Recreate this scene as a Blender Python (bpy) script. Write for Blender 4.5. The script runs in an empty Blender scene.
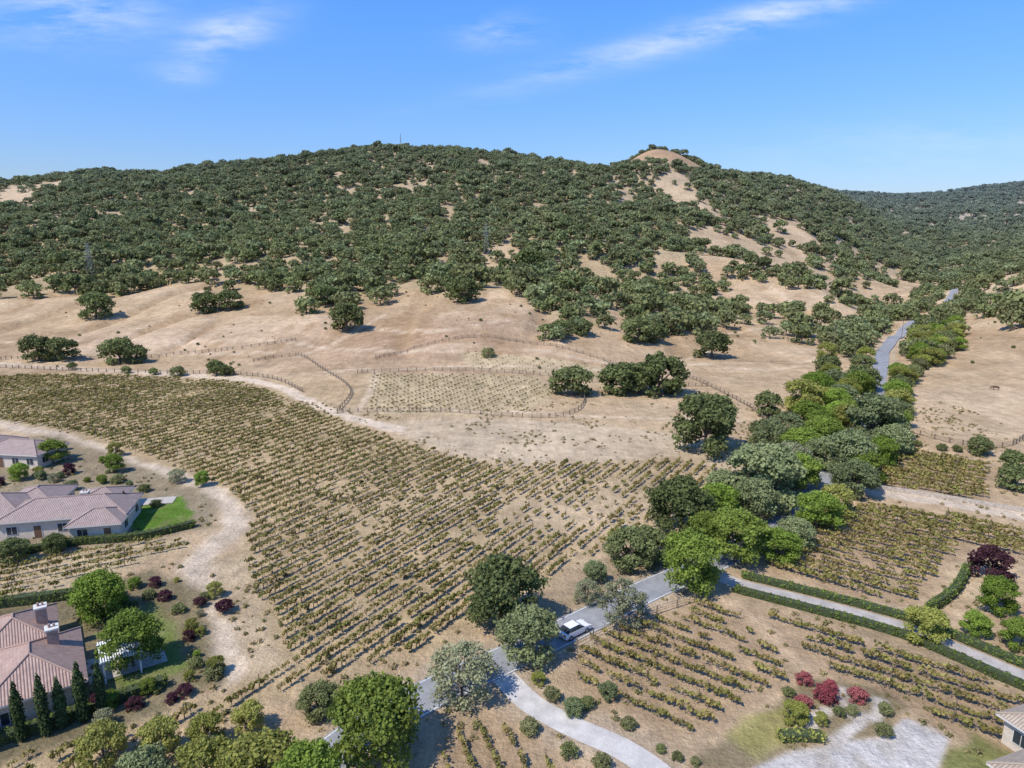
import bpy, math, numpy as np
from mathutils import Vector
rng=np.random.default_rng(7)
H=50.0
scene=bpy.context.scene
COL=scene.collection
# ------------------------------------------------------------------ terrain elevation model (world metres)
F=692.0;p_=math.radians(12.5);cp,sp=math.cos(p_),math.sin(p_)
def grad(v):
    yc=(384-v)/F; return (-sp+yc*cp)/(cp+yc*sp)
U=[-400,0,100,200,300,400,500,600,650,700,800,900,1024,1400]
DR=[120,170,250,300,400,500,650,800,950,1100,1500,2000,2600,3500,6000]
V=[None,None,None,
[335,340,340,338,330,322,318,330,340,342,345,347,325,300],
[300,300,298,292,288,285,283,290,298,300,308,319,292,270],
[285,278,272,268,262,258,256,262,268,272,278,300,272,250],
[250,245,238,235,228,222,218,222,226,232,250,282,262,235],
[225,215,208,204,196,186,180,186,192,202,226,270,255,220],
[200,194,186,182,170,158,160,172,151,172,207,258,247,210],
[188,187,177,172,163,156,163,178,158,176,190,243,237,200],
[195,200,190,190,185,185,190,200,195,195,200,225,222,195],
[200,200,200,200,200,200,200,200,200,200,200,207,205,190],
[205,205,205,205,205,205,205,205,205,205,197,197,183,178],
[212]*14,[228]*14]
Z=np.zeros((15,14))
for i in range(3,15):
    for j in range(14): Z[i,j]=H+DR[i]*grad(V[i][j])
Z[2]=[0,0,0,0,1.5,2.5,2.5,1,0,0,0,0,3,10]
Z=np.round(Z,1)
TH=np.arctan((np.array(U)-512)/F)
LD=np.log(np.array(DR,float))
def vn(x,y,seed):
    xi=np.floor(x).astype(np.int64);yi=np.floor(y).astype(np.int64)
    fx=x-xi;fy=y-yi
    fx=fx*fx*(3-2*fx);fy=fy*fy*(3-2*fy)
    def h(a,b):
        n=(a*374761393+b*668265263+seed*974711)&0xffffffff
        n=((n^(n>>13))*1274126177)&0xffffffff
        return ((n^(n>>16))&0xffff)/65535.0
    return (h(xi,yi)*(1-fx)+h(xi+1,yi)*fx)*(1-fy)+(h(xi,yi+1)*(1-fx)+h(xi+1,yi+1)*fx)*fy
def sstep(a,b,x):
    t=np.clip((x-a)/(b-a),0,1);return t*t*(3-2*t)
def cr(t):
    return (-.5*t+t*t-.5*t**3, 1-2.5*t*t+1.5*t**3, .5*t+2*t*t-1.5*t**3, -.5*t*t+.5*t**3)
def height(x,y):
    x=np.asarray(x,float);y=np.asarray(y,float)
    r=np.hypot(x,y);th=np.arctan2(x,np.where(np.abs(y)<1e-6,1e-6,y))
    d=r*np.cos(np.clip(th,-1.1,1.1))
    fi=np.interp(np.log(np.maximum(d,1)),LD,np.arange(15.));fj=np.interp(th,TH,np.arange(14.))
    i0=np.minimum(fi.astype(int),13);j0=np.minimum(fj.astype(int),12)
    wi=cr(fi-i0);wj=cr(fj-j0);z=0
    for a in range(4):
        for b in range(4):
            z=z+wi[a]*wj[b]*Z[np.clip(i0+a-1,0,14),np.clip(j0+b-1,0,13)]
    z=z*(1-sstep(1.15,1.9,np.abs(th)))
    z=np.where(d<200,np.maximum(z,0)*sstep(170,200,d),z)
    w=sstep(270,520,d)
    rid=1-np.abs(2*vn(x/130.,y/150.,3)-1)
    z=z+w*(12*(rid-.6)+14*(vn(x/300.,y/300.,5)-.5)+4*(vn(x/45.,y/45.,8)-.5))
    z=z+.3*sstep(180,260,d)*(vn(x/20.,y/20.,9)-.5)
    # shallow gullies running down the bare slope
    z=z-1.6*sstep(235,300,d)*(1-sstep(420,520,d))*sstep(.72,.95,1-np.abs(2*vn(x/26.,y/75.,14)-1))
    return z
def hz(x,y): return float(height(np.array([x]),np.array([y]))[0])
# ------------------------------------------------------------------ plan (world x,y in metres)
def PL(s):
    a=[float(t) for t in s.replace(',',' ').split()]
    return np.array(a).reshape(-1,2)
P={k:PL(v) for k,v in {
'vy_main':"-200,237 -180,238 -160,240 -123,237 -98,231 -81,219 -62.0,196.3 -46.5,180.4 -34.8,169.1 -21.9,157.4 -9.3,146.5 3.9,143.8 19.5,145.8 37.5,147.1 45.5,142.5 41.6,132.2 32.6,118.8 21.3,107.0 7.1,94.3 -3.0,84.1 -9.9,74.4 -17.5,70.4 -23.4,67.1 -33.7,60.9 -39.0,56.0 -42.5,52.7 -51.9,55.6 -49.8,57.9 -45.3,59.9 -33.9,65.9 -27.3,72.3 -29.6,77.6 -37.8,89.9 -44.3,104.4 -46.7,114.3 -56.7,128.8 -75.8,143.8 -95.1,156.7 -114.9,169.1 -158.9,185.8",
'vy_left':"-83.3,95.9 -79.6,99.1 -72,101.9 -54.9,108.2 -51.8,103.2 -60.4,92.8 -70.2,86.2 -74,84",
'vy_B':"7.1,75.5 12.6,80.2 26.1,87.2 30,85.3 33,75.5 31.6,68.9 20.9,60 14.8,61 10.7,66.2 6.5,68.8",
'vy_C':"31.7,86.7 41,80.2 49.2,74.5 56.5,67 60.9,62.3 56,54 52,52.5 48,58 43,63.5 37.5,69 34,75",
'vy_D':"51,114.4 66.9,122.3 88,109.4 94,104.4 86,94.4 79.6,99.1 72.7,102.5 54.8,85.3 47.2,87.7 38.2,95.9",
'vy_E':"77.1,142.5 91.8,154.4 104.2,141.9 89.9,122.3 81.3,125.2 71.5,130.6",
'vy_F':"-8.2,60.2 -2.3,63.8 2.8,59.5 6.4,55.6 4.3,50 -6.4,50",
'vy_up':"-50,234 8,232 14,210 3,184.8 -40,186",
'vy_up2':"-20,262 19,257 44,243 38,228 12,236 -14,240",
'dirt_field':"-33.5,175.8 -19.6,182.7 2.2,180.6 23.2,175.8 42.1,166.6 52,150.8 47.7,140.6 37.8,148.7 19.7,147 4,145 -9.4,148 -22.1,159",
'track_dry':"-47.7,99.1 -40.7,99.1 -29.3,77.6 -27,71.9 -33.1,67.9 -41,82.1",
'lot1':"-140,162 -112,165.8 -77.5,140.6 -56.4,123.7 -51.6,110.2 -64,104.4 -79.6,99.1 -87.6,97.5",
'lot2':"-76,83.4 -61.6,87.7 -54.7,95.9 -43.7,89.9 -33,69.7 -37.7,62.8 -49.2,57 -53.5,55",
'lawn1':"-71,119.8 -64.3,126.3 -57.2,118 -56.6,113.6 -61.5,109.4 -67,112.7",
'lawn2':"-50.9,77.6 -50.2,87.2 -43.4,81 -38.6,72.5 -42.1,67 -46,69.7",
'gravel':"19.2,54.4 27.4,58.6 33.8,60 37.2,60.5 41.3,63.4 44.3,60.6 39.8,55.6 34.7,50",
'garden':"17.9,56.5 20.9,60.2 30.3,66.2 33,70.6 40.8,69.7 42.4,65.4 38.4,60.9 34,60 27.4,58.6 21.6,56.3",
'garden_r':"43.5,59.5 47.5,61.6 50.2,57.6 47.4,53.8 39.2,53.8",
'drypatch':"58,87.2 71.5,100.8 73.7,95.9 63.5,85.8",
'forest':"-374,385 -290,392 -271,424 -232,400 -212,442 -157,400 -133,415 -92,349 -72,363 -56,383 -31,350 -6,374 14,335 26,285 43,305 50,376 88,443 138,537 172,634 187,729 283,789 384,835 423,795 440,680 481,650 590,630 3200,2000 3200,3200 -2500,3200 -2500,700",
'o1':"160,830 205,870 225,760 205,700 175,780",
'o2':"-700,1000 -610,990 -580,900 -565,820 -625,840",
'o5':"-22,540 2,560 14,490 -8,450 -20,480",
'sav':"26,285 43,305 50,376 88,443 138,537 172,634 187,729 283,789 384,835 423,795 327,583 210,380 158,315 126,303 109,332 76,295 62,312 36,280",
'o6':"197,640 283,680 294,640 197,550",
'savr':"307,475 359,485 408,480 253,270 211,285 231,345",
'thicket':"172,290 201,345 217,335 180,275 153,249 130,222",
}.items()}
road=PL("-27,46 -20.8,52.6 -16.3,59.9 -9.1,67.2 -1.4,73.1 8.2,80.7 18,88.8 26.7,95.3 36.7,102.9 49.5,115.3 63,131.7 78.9,154.4 99,186 121,224 146,269 167,306 212,370 285,460 347,540 390,600")
drive_lower=PL("-1.4,71.1 2,65.7 6.5,61.9 10.7,59.1 13.9,55.6 16.8,50")
lane_hedge=PL("29.8,95 33,91.5 40,87.2 46.3,83.3 51.4,79.4 55.3,74.5 58.6,70.1 64.2,64")
lane_right=PL("65.8,133.5 70.2,127.9 79.4,123.7 91.9,116.2 100.6,110.2")
track_top=PL("-223,265 -195,259 -151,249 -111,240 -84,227 -64.7,205.7 -47.8,186 -28.8,171")
track_left=PL("-161,189 -135,176.5 -110,164 -91.4,150 -73.7,139.4 -61,130 -51,118 -47.6,109.4 -49,101.8 -46.5,92.8 -39.7,82.1 -32.5,71.1")
def smooth(pts,step):
    pts=np.asarray(pts,float);out=[]
    n=len(pts)
    for i in range(n-1):
        a,b,c,d=pts[max(i-1,0)],pts[i],pts[i+1],pts[min(i+2,n-1)]
        m=max(2,int(np.hypot(*(c-b))/step))
        for k in range(m):
            t=k/m;w=cr(t);out.append(a*w[0]+b*w[1]+c*w[2]+d*w[3])
    out.append(pts[-1]);return np.array(out)
def segdist(x,y,pts,closed):
    d=np.full(x.shape,1e9);n=len(pts)
    for i in range(n if closed else n-1):
        a=pts[i];b=pts[(i+1)%n];e=b-a;L=max(e@e,1e-9)
        t=np.clip(((x-a[0])*e[0]+(y-a[1])*e[1])/L,0,1)
        d=np.minimum(d,np.hypot(x-a[0]-t*e[0],y-a[1]-t*e[1]))
    return d
def inside(x,y,pts):
    c=np.zeros(x.shape,bool);n=len(pts)
    for i in range(n):
        a=pts[i];b=pts[(i+1)%n]
        if a[1]==b[1]: continue
        cond=((a[1]>y)!=(b[1]>y))&(x<(b[0]-a[0])*(y-a[1])/(b[1]-a[1])+a[0])
        c^=cond
    return c
def sdf(x,y,pts):
    d=segdist(x,y,pts,True);return np.where(inside(x,y,pts),d,-d)
# ------------------------------------------------------------------ node helpers
def newmat(name):
    m=bpy.data.materials.new(name);m.use_nodes=True;nt=m.node_tree;nt.nodes.clear();return m,nt
def nd(nt,t,**k):
    n=nt.nodes.new(t)
    for a,b in k.items(): setattr(n,a,b)
    return n
def setin(nt,sock,v):
    if hasattr(v,'is_output'): nt.links.new(v,sock)
    elif isinstance(v,(tuple,list)) and len(v)==3 and sock.type=='RGBA': sock.default_value=(*v,1)
    else: sock.default_value=v
def mth(nt,op,a,b=None,c=None,clamp=False):
    n=nd(nt,'ShaderNodeMath',operation=op,use_clamp=clamp)
    setin(nt,n.inputs[0],a)
    if b is not None:setin(nt,n.inputs[1],b)
    if c is not None:setin(nt,n.inputs[2],c)
    return n.outputs[0]
def mixc(nt,f,a,b,bt='MIX'):
    n=nd(nt,'ShaderNodeMix',data_type='RGBA',blend_type=bt)
    setin(nt,n.inputs[0],f);setin(nt,n.inputs[6],a);setin(nt,n.inputs[7],b);return n.outputs[2]
def noise(nt,vec,scale,detail=3,rough=.55):
    n=nd(nt,'ShaderNodeTexNoise');n.inputs['Scale'].default_value=scale;n.inputs['Detail'].default_value=detail;n.inputs['Roughness'].default_value=rough
    if vec is not None: nt.links.new(vec,n.inputs['Vector'])
    return n.outputs['Fac']
def mapr(nt,v,a,b,c,d):
    n=nd(nt,'ShaderNodeMapRange');setin(nt,n.inputs[0],v)
    for i,q in enumerate((a,b,c,d)): n.inputs[i+1].default_value=q
    return n.outputs[0]
def scalec(nt,col,v):
    n=nd(nt,'ShaderNodeVectorMath',operation='SCALE')
    if hasattr(col,'is_output'): nt.links.new(col,n.inputs[0])
    else: n.inputs[0].default_value=col
    nt.links.new(v,n.inputs['Scale']);return n.outputs[0]
def painted_haze(nt,col):  # distance haze painted into the base colour, blue-grey growing with world Y
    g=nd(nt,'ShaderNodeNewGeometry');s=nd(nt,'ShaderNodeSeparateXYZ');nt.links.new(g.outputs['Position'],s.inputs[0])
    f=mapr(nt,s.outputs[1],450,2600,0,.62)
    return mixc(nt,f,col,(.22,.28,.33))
def leafmat(name,dark,light,alt,trans=.30):
    m,nt=newmat(name)
    at=nd(nt,'ShaderNodeAttribute',attribute_name='tone')
    oi=nd(nt,'ShaderNodeObjectInfo')
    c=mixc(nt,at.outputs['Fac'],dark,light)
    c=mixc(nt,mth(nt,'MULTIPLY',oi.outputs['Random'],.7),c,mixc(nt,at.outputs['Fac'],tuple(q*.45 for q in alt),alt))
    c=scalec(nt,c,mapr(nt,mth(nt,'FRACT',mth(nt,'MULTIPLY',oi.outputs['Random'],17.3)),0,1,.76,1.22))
    c=painted_haze(nt,c)
    d=nd(nt,'ShaderNodeBsdfDiffuse');t=nd(nt,'ShaderNodeBsdfTranslucent');x=nd(nt,'ShaderNodeMixShader')
    nt.links.new(c,d.inputs[0]);nt.links.new(c,t.inputs[0]);x.inputs[0].default_value=trans
    nt.links.new(d.outputs[0],x.inputs[1]);nt.links.new(t.outputs[0],x.inputs[2])
    o=nd(nt,'ShaderNodeOutputMaterial');nt.links.new(x.outputs[0],o.inputs[0]);return m
def plain(name,col,rough=.7,metal=0,nscale=0,namp=.25,bump=0,coord='Object'):
    m,nt=newmat(name);b=nd(nt,'ShaderNodeBsdfPrincipled');o=nd(nt,'ShaderNodeOutputMaterial')
    b.inputs['Roughness'].default_value=rough;b.inputs['Metallic'].default_value=metal
    nt.links.new(b.outputs[0],o.inputs[0]);b.inputs['Base Color'].default_value=(*col,1)
    if nscale:
        tc=nd(nt,'ShaderNodeTexCoord');f=noise(nt,tc.outputs[coord],nscale,4)
        nt.links.new(scalec(nt,col,mapr(nt,f,.3,.7,1-namp,1+namp)),b.inputs['Base Color'])
    return m
M={}
M['oak']=leafmat('oak_foliage',(.066,.086,.038),(.285,.325,.13),(.32,.315,.15))
M['oakdark']=leafmat('oak_dark_foliage',(.048,.066,.028),(.215,.255,.095),(.235,.25,.11))
M['bright']=leafmat('bright_foliage',(.075,.125,.024),(.30,.42,.075),(.32,.38,.09),.38)
M['grey']=leafmat('greygreen_foliage',(.08,.105,.048),(.30,.35,.165),(.31,.34,.16))
M['olive']=leafmat('olive_foliage',(.13,.135,.08),(.40,.41,.26),(.38,.39,.21))
M['yellow']=leafmat('yellowgreen_foliage',(.14,.16,.04),(.44,.46,.11),(.42,.40,.13),.38)
M['plum']=leafmat('plum_foliage',(.035,.015,.025),(.14,.055,.08),(.13,.07,.065))
M['red']=leafmat('red_blossom',(.12,.06,.04),(.46,.09,.13),(.42,.17,.15))
M['shrub']=leafmat('shrub_foliage',(.065,.08,.033),(.26,.30,.11),(.32,.30,.15))
M['vine']=leafmat('vine_foliage',(.10,.095,.028),(.34,.33,.10),(.46,.34,.15),.3)
M['weed']=leafmat('dry_weed_foliage',(.22,.17,.08),(.48,.38,.20),(.22,.25,.09),.3)
M['cyp']=leafmat('cypress_foliage',(.025,.042,.018),(.10,.145,.055),(.10,.14,.06),.15)
M['hedge']=leafmat('hedge_foliage',(.05,.072,.022),(.20,.27,.06),(.21,.26,.07))
M['bark']=plain('bark',(.13,.10,.08),.9,0,6,.4)
M['post']=plain('post_wood',(.20,.15,.105),.85,0,5,.3)
# ------------------------------------------------------------------ mesh helpers
def mkmesh(name,verts,faces,mats,mi=None,tone=None,smooth=False,uv=None):
    me=bpy.data.meshes.new(name);me.from_pydata(np.asarray(verts).tolist(),[],[list(map(int,f)) for f in faces])
    for m in mats: me.materials.append(m)
    if mi is not None: me.polygons.foreach_set('material_index',np.asarray(mi,dtype=np.int32))
    if tone is not None:
        a=me.attributes.new('tone','FLOAT','POINT');a.data.foreach_set('value',np.asarray(tone,dtype=np.float32))
    if smooth: me.polygons.foreach_set('use_smooth',[True]*len(me.polygons))
    me.update();return me
def obj(name,me,loc=(0,0,0),rot=0,sc=1,parent=None,coll=None):
    o=bpy.data.objects.new(name,me);o.location=loc;o.rotation_euler=(0,0,rot)
    o.scale=(sc,sc,sc) if not isinstance(sc,tuple) else sc
    (coll or COL).objects.link(o)
    if parent: o.parent=parent
    return o
def leaves(lobes,n,size,outw=.65,shell=.62,r=None):
    r=r or rng
    L=np.array(lobes);w=L[:,3]**2;w/=w.sum()
    k=r.choice(len(L),n,p=w)
    d=r.normal(size=(n,3));d/=np.linalg.norm(d,axis=1)[:,None]
    flip=(d[:,2]<0)&(r.random(n)<.45);d[flip,2]*=-1
    rad=shell+(1-shell)*r.random(n)**.6
    rad*=1+.18*r.normal(size=n)
    c=L[k,:3];R=np.stack([L[k,3],L[k,3],L[k,4]],1)
    pos=c+d*R*rad[:,None]
    nr=d*outw+r.normal(size=(n,3))*.5;nr/=np.linalg.norm(nr,axis=1)[:,None]
    t=np.cross(nr,r.normal(size=(n,3)));t/=np.linalg.norm(t,axis=1)[:,None];b=np.cross(nr,t)
    s=size*(.55+.9*r.random(n))[:,None]*.5
    q=[]
    for sx,sy in((-1,-.7),(.8,-1),(1,.8),(-.7,1)):
        q.append(pos+t*s*sx*(.7+.5*r.random((n,1)))+b*s*sy*(.7+.5*r.random((n,1))))
    vs=np.stack(q,1).reshape(-1,3)
    lt=r.random(len(L))
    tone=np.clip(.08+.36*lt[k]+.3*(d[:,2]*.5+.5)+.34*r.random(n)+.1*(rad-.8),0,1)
    return vs,np.arange(4*n).reshape(-1,4),np.repeat(tone,4)
def tube(p0,p1,r0,r1,seg=6):
    p0=np.array(p0,float);p1=np.array(p1,float);d=p1-p0;d/=np.linalg.norm(d)
    a=np.cross(d,[.3,.9,.2]);a/=np.linalg.norm(a);b=np.cross(d,a)
    an=np.arange(seg)*2*math.pi/seg
    ring=np.cos(an)[:,None]*a+np.sin(an)[:,None]*b
    v=np.vstack([p0+ring*r0,p1+ring*r1]);f=[(i,(i+1)%seg,seg+(i+1)%seg,seg+i) for i in range(seg)]
    return v,f
class MB:
    def __init__(s): s.v=[];s.f=[];s.m=[];s.t=[];s.n=0
    def add(s,v,f,m=0,t=None):
        v=np.asarray(v,float);s.v.append(v);s.f+= [tuple(int(i)+s.n for i in q) for q in f];s.m+=[m]*len(f)
        s.t.append(np.full(len(v),.5) if t is None else t);s.n+=len(v)
    def box(s,c,sz,m=0,rot=0,taper=1):
        x,y,z=[q/2 for q in sz];v=np.array([(-x,-y,-z),(x,-y,-z),(x,y,-z),(-x,y,-z),(-x*taper,-y*taper,z),(x*taper,-y*taper,z),(x*taper,y*taper,z),(-x*taper,y*taper,z)])
        ca,sa=math.cos(rot),math.sin(rot);v=np.stack([v[:,0]*ca-v[:,1]*sa,v[:,0]*sa+v[:,1]*ca,v[:,2]],1)+np.array(c)
        s.add(v,[(0,3,2,1),(4,5,6,7),(0,1,5,4),(1,2,6,5),(2,3,7,6),(3,0,4,7)],m)
    def cyl(s,p0,p1,r0,r1,m=0,seg=8,cap=True):
        v,f=tube(p0,p1,r0,r1,seg)
        if cap: f=f+[tuple(range(seg))[::-1],tuple(range(seg,2*seg))]
        s.add(v,f,m)
    def mesh(s,name,mats,smooth=False): return mkmesh(name,np.vstack(s.v),s.f,mats,s.m,np.concatenate(s.t),smooth)
def domelobes(n,R,z0,z1,lr=(.26,.4),r=None,low=.6):
    r=r or rng;L=[]
    for i in range(n):
        a=i*2.399+r.random()*.8;q=math.sqrt((i+.5)/n)*R*.72
        zt=z0+(z1-z0)*math.sqrt(max(0,1-(q/R)**2))
        lr_=R*r.uniform(*lr)
        L.append((q*math.cos(a),q*math.sin(a),max(z0+lr_*.5,zt-lr_*.9*r.uniform(.8,1.5)),lr_,lr_*r.uniform(.7,.9)))
    m=max(3,int(n*low))
    for i in range(m):
        a=i*6.28/m+r.random()*.6;q=R*r.uniform(.45,.76);lr_=R*r.uniform(.2,.32)
        L.append((q*math.cos(a),q*math.sin(a),z0+(z1-z0)*r.uniform(.05,.45),lr_,lr_*.85))
    return L
def tree(name,leafm,nl,size,lobes,trunk_h,trunk_r,limbs=5,shell=.55,seed=0):
    r=np.random.default_rng(seed);b=MB()
    v,f,t=leaves(lobes,nl,size,shell=shell,r=r);b.add(v,f,0,t)
    top=(r.normal()*.15,r.normal()*.15,trunk_h)
    b.cyl((0,0,-.3),top,trunk_r,trunk_r*.65,1,7,False)
    idx=r.permutation(len(lobes))[:limbs]
    for i in idx:
        l=lobes[i];mid=(l[0]*.5,l[1]*.5,trunk_h+(l[2]-trunk_h)*.6)
        b.cyl(top,mid,trunk_r*.5,trunk_r*.3,1,5,False);b.cyl(mid,l[:3],trunk_r*.3,trunk_r*.1,1,5,False)
    return b.mesh(name,[leafm,M['bark']])
def R(s): return np.random.default_rng(s)
lib={}
def variants(key,mat,n,nl,size,lob,th,tr,limbs=5,shell=.55):
    lib[key]=[tree(key+'_mesh',M[mat],nl,size,lob(R(100+i+sum(map(ord,key)))),th,tr,limbs,shell,i+11) for i in range(n)]
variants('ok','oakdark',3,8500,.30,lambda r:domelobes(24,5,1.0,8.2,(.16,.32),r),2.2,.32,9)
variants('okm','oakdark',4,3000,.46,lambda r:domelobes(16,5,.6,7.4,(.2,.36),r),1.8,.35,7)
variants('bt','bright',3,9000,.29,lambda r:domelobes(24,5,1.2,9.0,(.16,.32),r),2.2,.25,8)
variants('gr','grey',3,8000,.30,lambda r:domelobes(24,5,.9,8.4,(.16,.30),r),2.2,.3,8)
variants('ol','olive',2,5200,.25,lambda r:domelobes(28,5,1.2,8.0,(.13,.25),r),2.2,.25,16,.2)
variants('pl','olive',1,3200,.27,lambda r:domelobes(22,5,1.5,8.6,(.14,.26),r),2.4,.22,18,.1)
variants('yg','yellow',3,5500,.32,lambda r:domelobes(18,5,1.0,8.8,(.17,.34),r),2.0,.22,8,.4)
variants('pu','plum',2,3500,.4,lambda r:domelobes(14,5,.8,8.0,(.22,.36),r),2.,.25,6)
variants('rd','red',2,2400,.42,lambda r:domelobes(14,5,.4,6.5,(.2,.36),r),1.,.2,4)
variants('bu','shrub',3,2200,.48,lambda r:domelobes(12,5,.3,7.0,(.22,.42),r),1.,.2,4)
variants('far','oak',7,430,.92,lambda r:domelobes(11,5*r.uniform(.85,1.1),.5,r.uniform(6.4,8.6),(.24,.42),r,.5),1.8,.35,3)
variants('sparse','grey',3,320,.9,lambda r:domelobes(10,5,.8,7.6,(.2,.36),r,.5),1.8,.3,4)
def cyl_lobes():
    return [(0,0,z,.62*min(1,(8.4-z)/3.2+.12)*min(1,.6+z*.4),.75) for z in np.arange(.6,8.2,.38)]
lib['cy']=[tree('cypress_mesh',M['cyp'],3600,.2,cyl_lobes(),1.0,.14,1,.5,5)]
NAMES={'ok':'oak_tree','okm':'oak_tree','bt':'broadleaf_tree','gr':'grey_green_oak_tree','ol':'olive_tree','pl':'bare_ash_tree','yg':'young_yellow_green_tree','pu':'purple_plum_tree','rd':'red_flowering_shrub','bu':'round_shrub','cy':'italian_cypress_tree'}
def plant(k,x,y,dia,hs=1.0):
    L=lib[k];me=L[int(rng.integers(len(L)))]
    s=dia/10.0
    if k=='cy': s=dia/8.4
    o=obj(NAMES[k],me,(x,y,hz(x,y)-.05),rng.random()*6.28,(s*rng.uniform(.92,1.1),s*rng.uniform(.92,1.1),s*hs*rng.uniform(.9,1.08)));return o
TREES="""bt,-54.3,82.8,7.7;bt,-44.4,72.2,7.5;yg,-34.3,58,4.8;yg,-39,56.8,5;yg,-30.4,59.5,4;yg,-26.8,61.3,4;ok,-20.3,63.8,4.8;bt,-13.2,58,10;yg,-22.5,52.6,8;yg,-28,53.8,6;bt,-18,51.5,7;gr,-33,53,6
ok,-1.2,81,10.9;gr,2,73.8,7.9;ol,-5.5,66.6,8.9;pl,14.3,81,7.8;bt,25.2,89.8,9.8;bt,34.5,98.5,10.4;ok,28.6,109.4,11.6;ok,17.9,96.5,8.6;gr,46.4,121,15;gr,40,122,9;ol,57.5,136.5,10;gr,70.7,138,11.5;gr,85.7,157,15
okm,70.7,184.6,9.4;yg,81.5,189,12.4;bt,91.7,203,10.9;okm,112,216.6,12;bt,90,186,8.3;bt,42.7,123,6;gr,57.9,150.8,10;bt,63.8,145.8,9.5;ok,44.9,153,17.5;okm,35,212,15;okm,46,211,18;okm,41,216,14;okm,18.6,208,13.6;okm,54,294,17;okm,62,299,13;okm,81,276,16
okm,-184,265,15;okm,-176,266,14;okm,-152,264,15;okm,-146,265,10;okm,-211,350,18;okm,-158,357,16;okm,-146,359,15;okm,-71,297,17;okm,-97,356,15;okm,12,470,24;okm,-25,343,17;okm,20,283,11;okm,30,290,10;bu,-9,258,6;bu,-104.7,240.5,8;bu,-100.5,239,6;bu,-118.6,240.5,6;bu,-128,242,4;bu,-139,244,4;bu,-162,250,4
pu,70.5,93.5,6.2;yg,51.5,77.5,5.8;bt,64.9,84,5.9;bt,58.5,78.5,4;bt,62,75.5,4.5;bt,69,80,5;rd,34.1,66.2,2.8;rd,31.3,65,2.2;rd,37.7,66.2,2.4;yg,29.5,62.8,3;bu,37.7,60.8,2;bu,34.5,63.7,1.5;rd,33,69,2.2;rd,35.5,68,1.8;bu,36,64,1.6;bu,39.5,64,1.8;yg,32,62.4,1.8;bu,30.5,67,1.6
bu,4.4,66.3,2.2;bu,8.1,65.1,1.9;bu,1.8,61.3,2.2;bu,5.6,58,2.1;bu,8.6,56.5,2.1;bu,12,62,1.8;bu,16,57.5,1.3;bu,17.6,57,1.1;bu,14.6,58.6,1.2;yg,3,69,1.8;gr,10.5,66.5,2.6;gr,6.5,64,2.4
pu,-51.3,91,2;pu,-48.1,87.2,2;bu,-44.7,84,2.1;pu,-40.3,77.6,1.8;bu,-37.1,72.2,1.9;pu,-36,67,2;pu,-36.9,65.9,1.5;bt,-101,145,6.6;bt,-101,134.5,4;ok,-76.8,98.4,5;ok,-72.3,101.5,4.1;bu,-66,120.5,2.2
okm,107,151,6;okm,107,140.6,6.5;okm,99.3,129,6.7;ol,10.3,86.5,4.5;bt,83,171,8.7;yg,101,203,7.8;bt,75.3,162,8.8
bu,96,157,2.5;bu,100,154,2.5;bu,103,153,2.5;bt,36,113,9;ok,52,129,11;bt,31,103,7;okm,112,242,10;yg,122,264,10;yg,106,226,8;bt,76,172,9;gr,66,160,9;yg,90,192,8;gr,75,150,7
bt,41,98.5,7;gr,45.5,103.3,7;bt,52,110,8.5;yg,58,116,7;gr,66,126,9.5;bt,72,133,8;bt,80,143,8.5;gr,86,150,9;bt,93,163,9.5;ok,100,174,9;yg,107,186,9;bt,113,198,9;okm,120,208,9;yg,127,222,8;bt,133,234,7;gr,43,115,9;bt,57,129.5,9;gr,66,142,9;bt,73,156,9;yg,84,168,9;gr,95,194,9;bt,109,212,9;gr,103,216,9;okm,118,232,8;okm,128,250,9;yg,136,262,8;ok,21,99,7;gr,12,92,4;bt,88,176,8;yg,98,197,7
yg,-90,150,4;bt,-84,139,4.5;pu,-93,138,3;bu,-80,133,3;bt,-62,131,3.5;ol,-68,133,4;bu,-72,128,2.5;bt,-57,70.5,3.4;pu,-38.5,84,2.6;yg,-41.5,88,2.6"""
for e in TREES.replace('\n',';').split(';'):
    k,x,y,d=e.split(',');plant(k,float(x),float(y),float(d))
for x,y in((-49.1,60),(-47.2,60.8),(-46.2,61.9),(-44.6,62.8),(-43.3,64)): plant('cy',x,y,rng.uniform(6.6,7.3))
plant('cy',-69,115.8,5)
for i in range(150):
    if i<95:
        x=rng.uniform(-62,-34);y=rng.uniform(62,93)
        if not inside(np.array([x]),np.array([y]),P['lot2'])[0] or inside(np.array([x]),np.array([y]),P['lawn2'])[0] or (x<-47 and y<82): continue
    else:
        x=rng.uniform(-125,-56);y=rng.uniform(104,160)
        if not inside(np.array([x]),np.array([y]),P['lot1'])[0] or inside(np.array([x]),np.array([y]),P['lawn1'])[0]: continue
        if -97<x<-61 and y<126: continue
        if x<-97 and 138<y<153: continue
    plant(['bu','bu','pu','yg','ol','gr','bt','bu'][int(rng.integers(8))],x,y,rng.uniform(.9,2.6))
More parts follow.
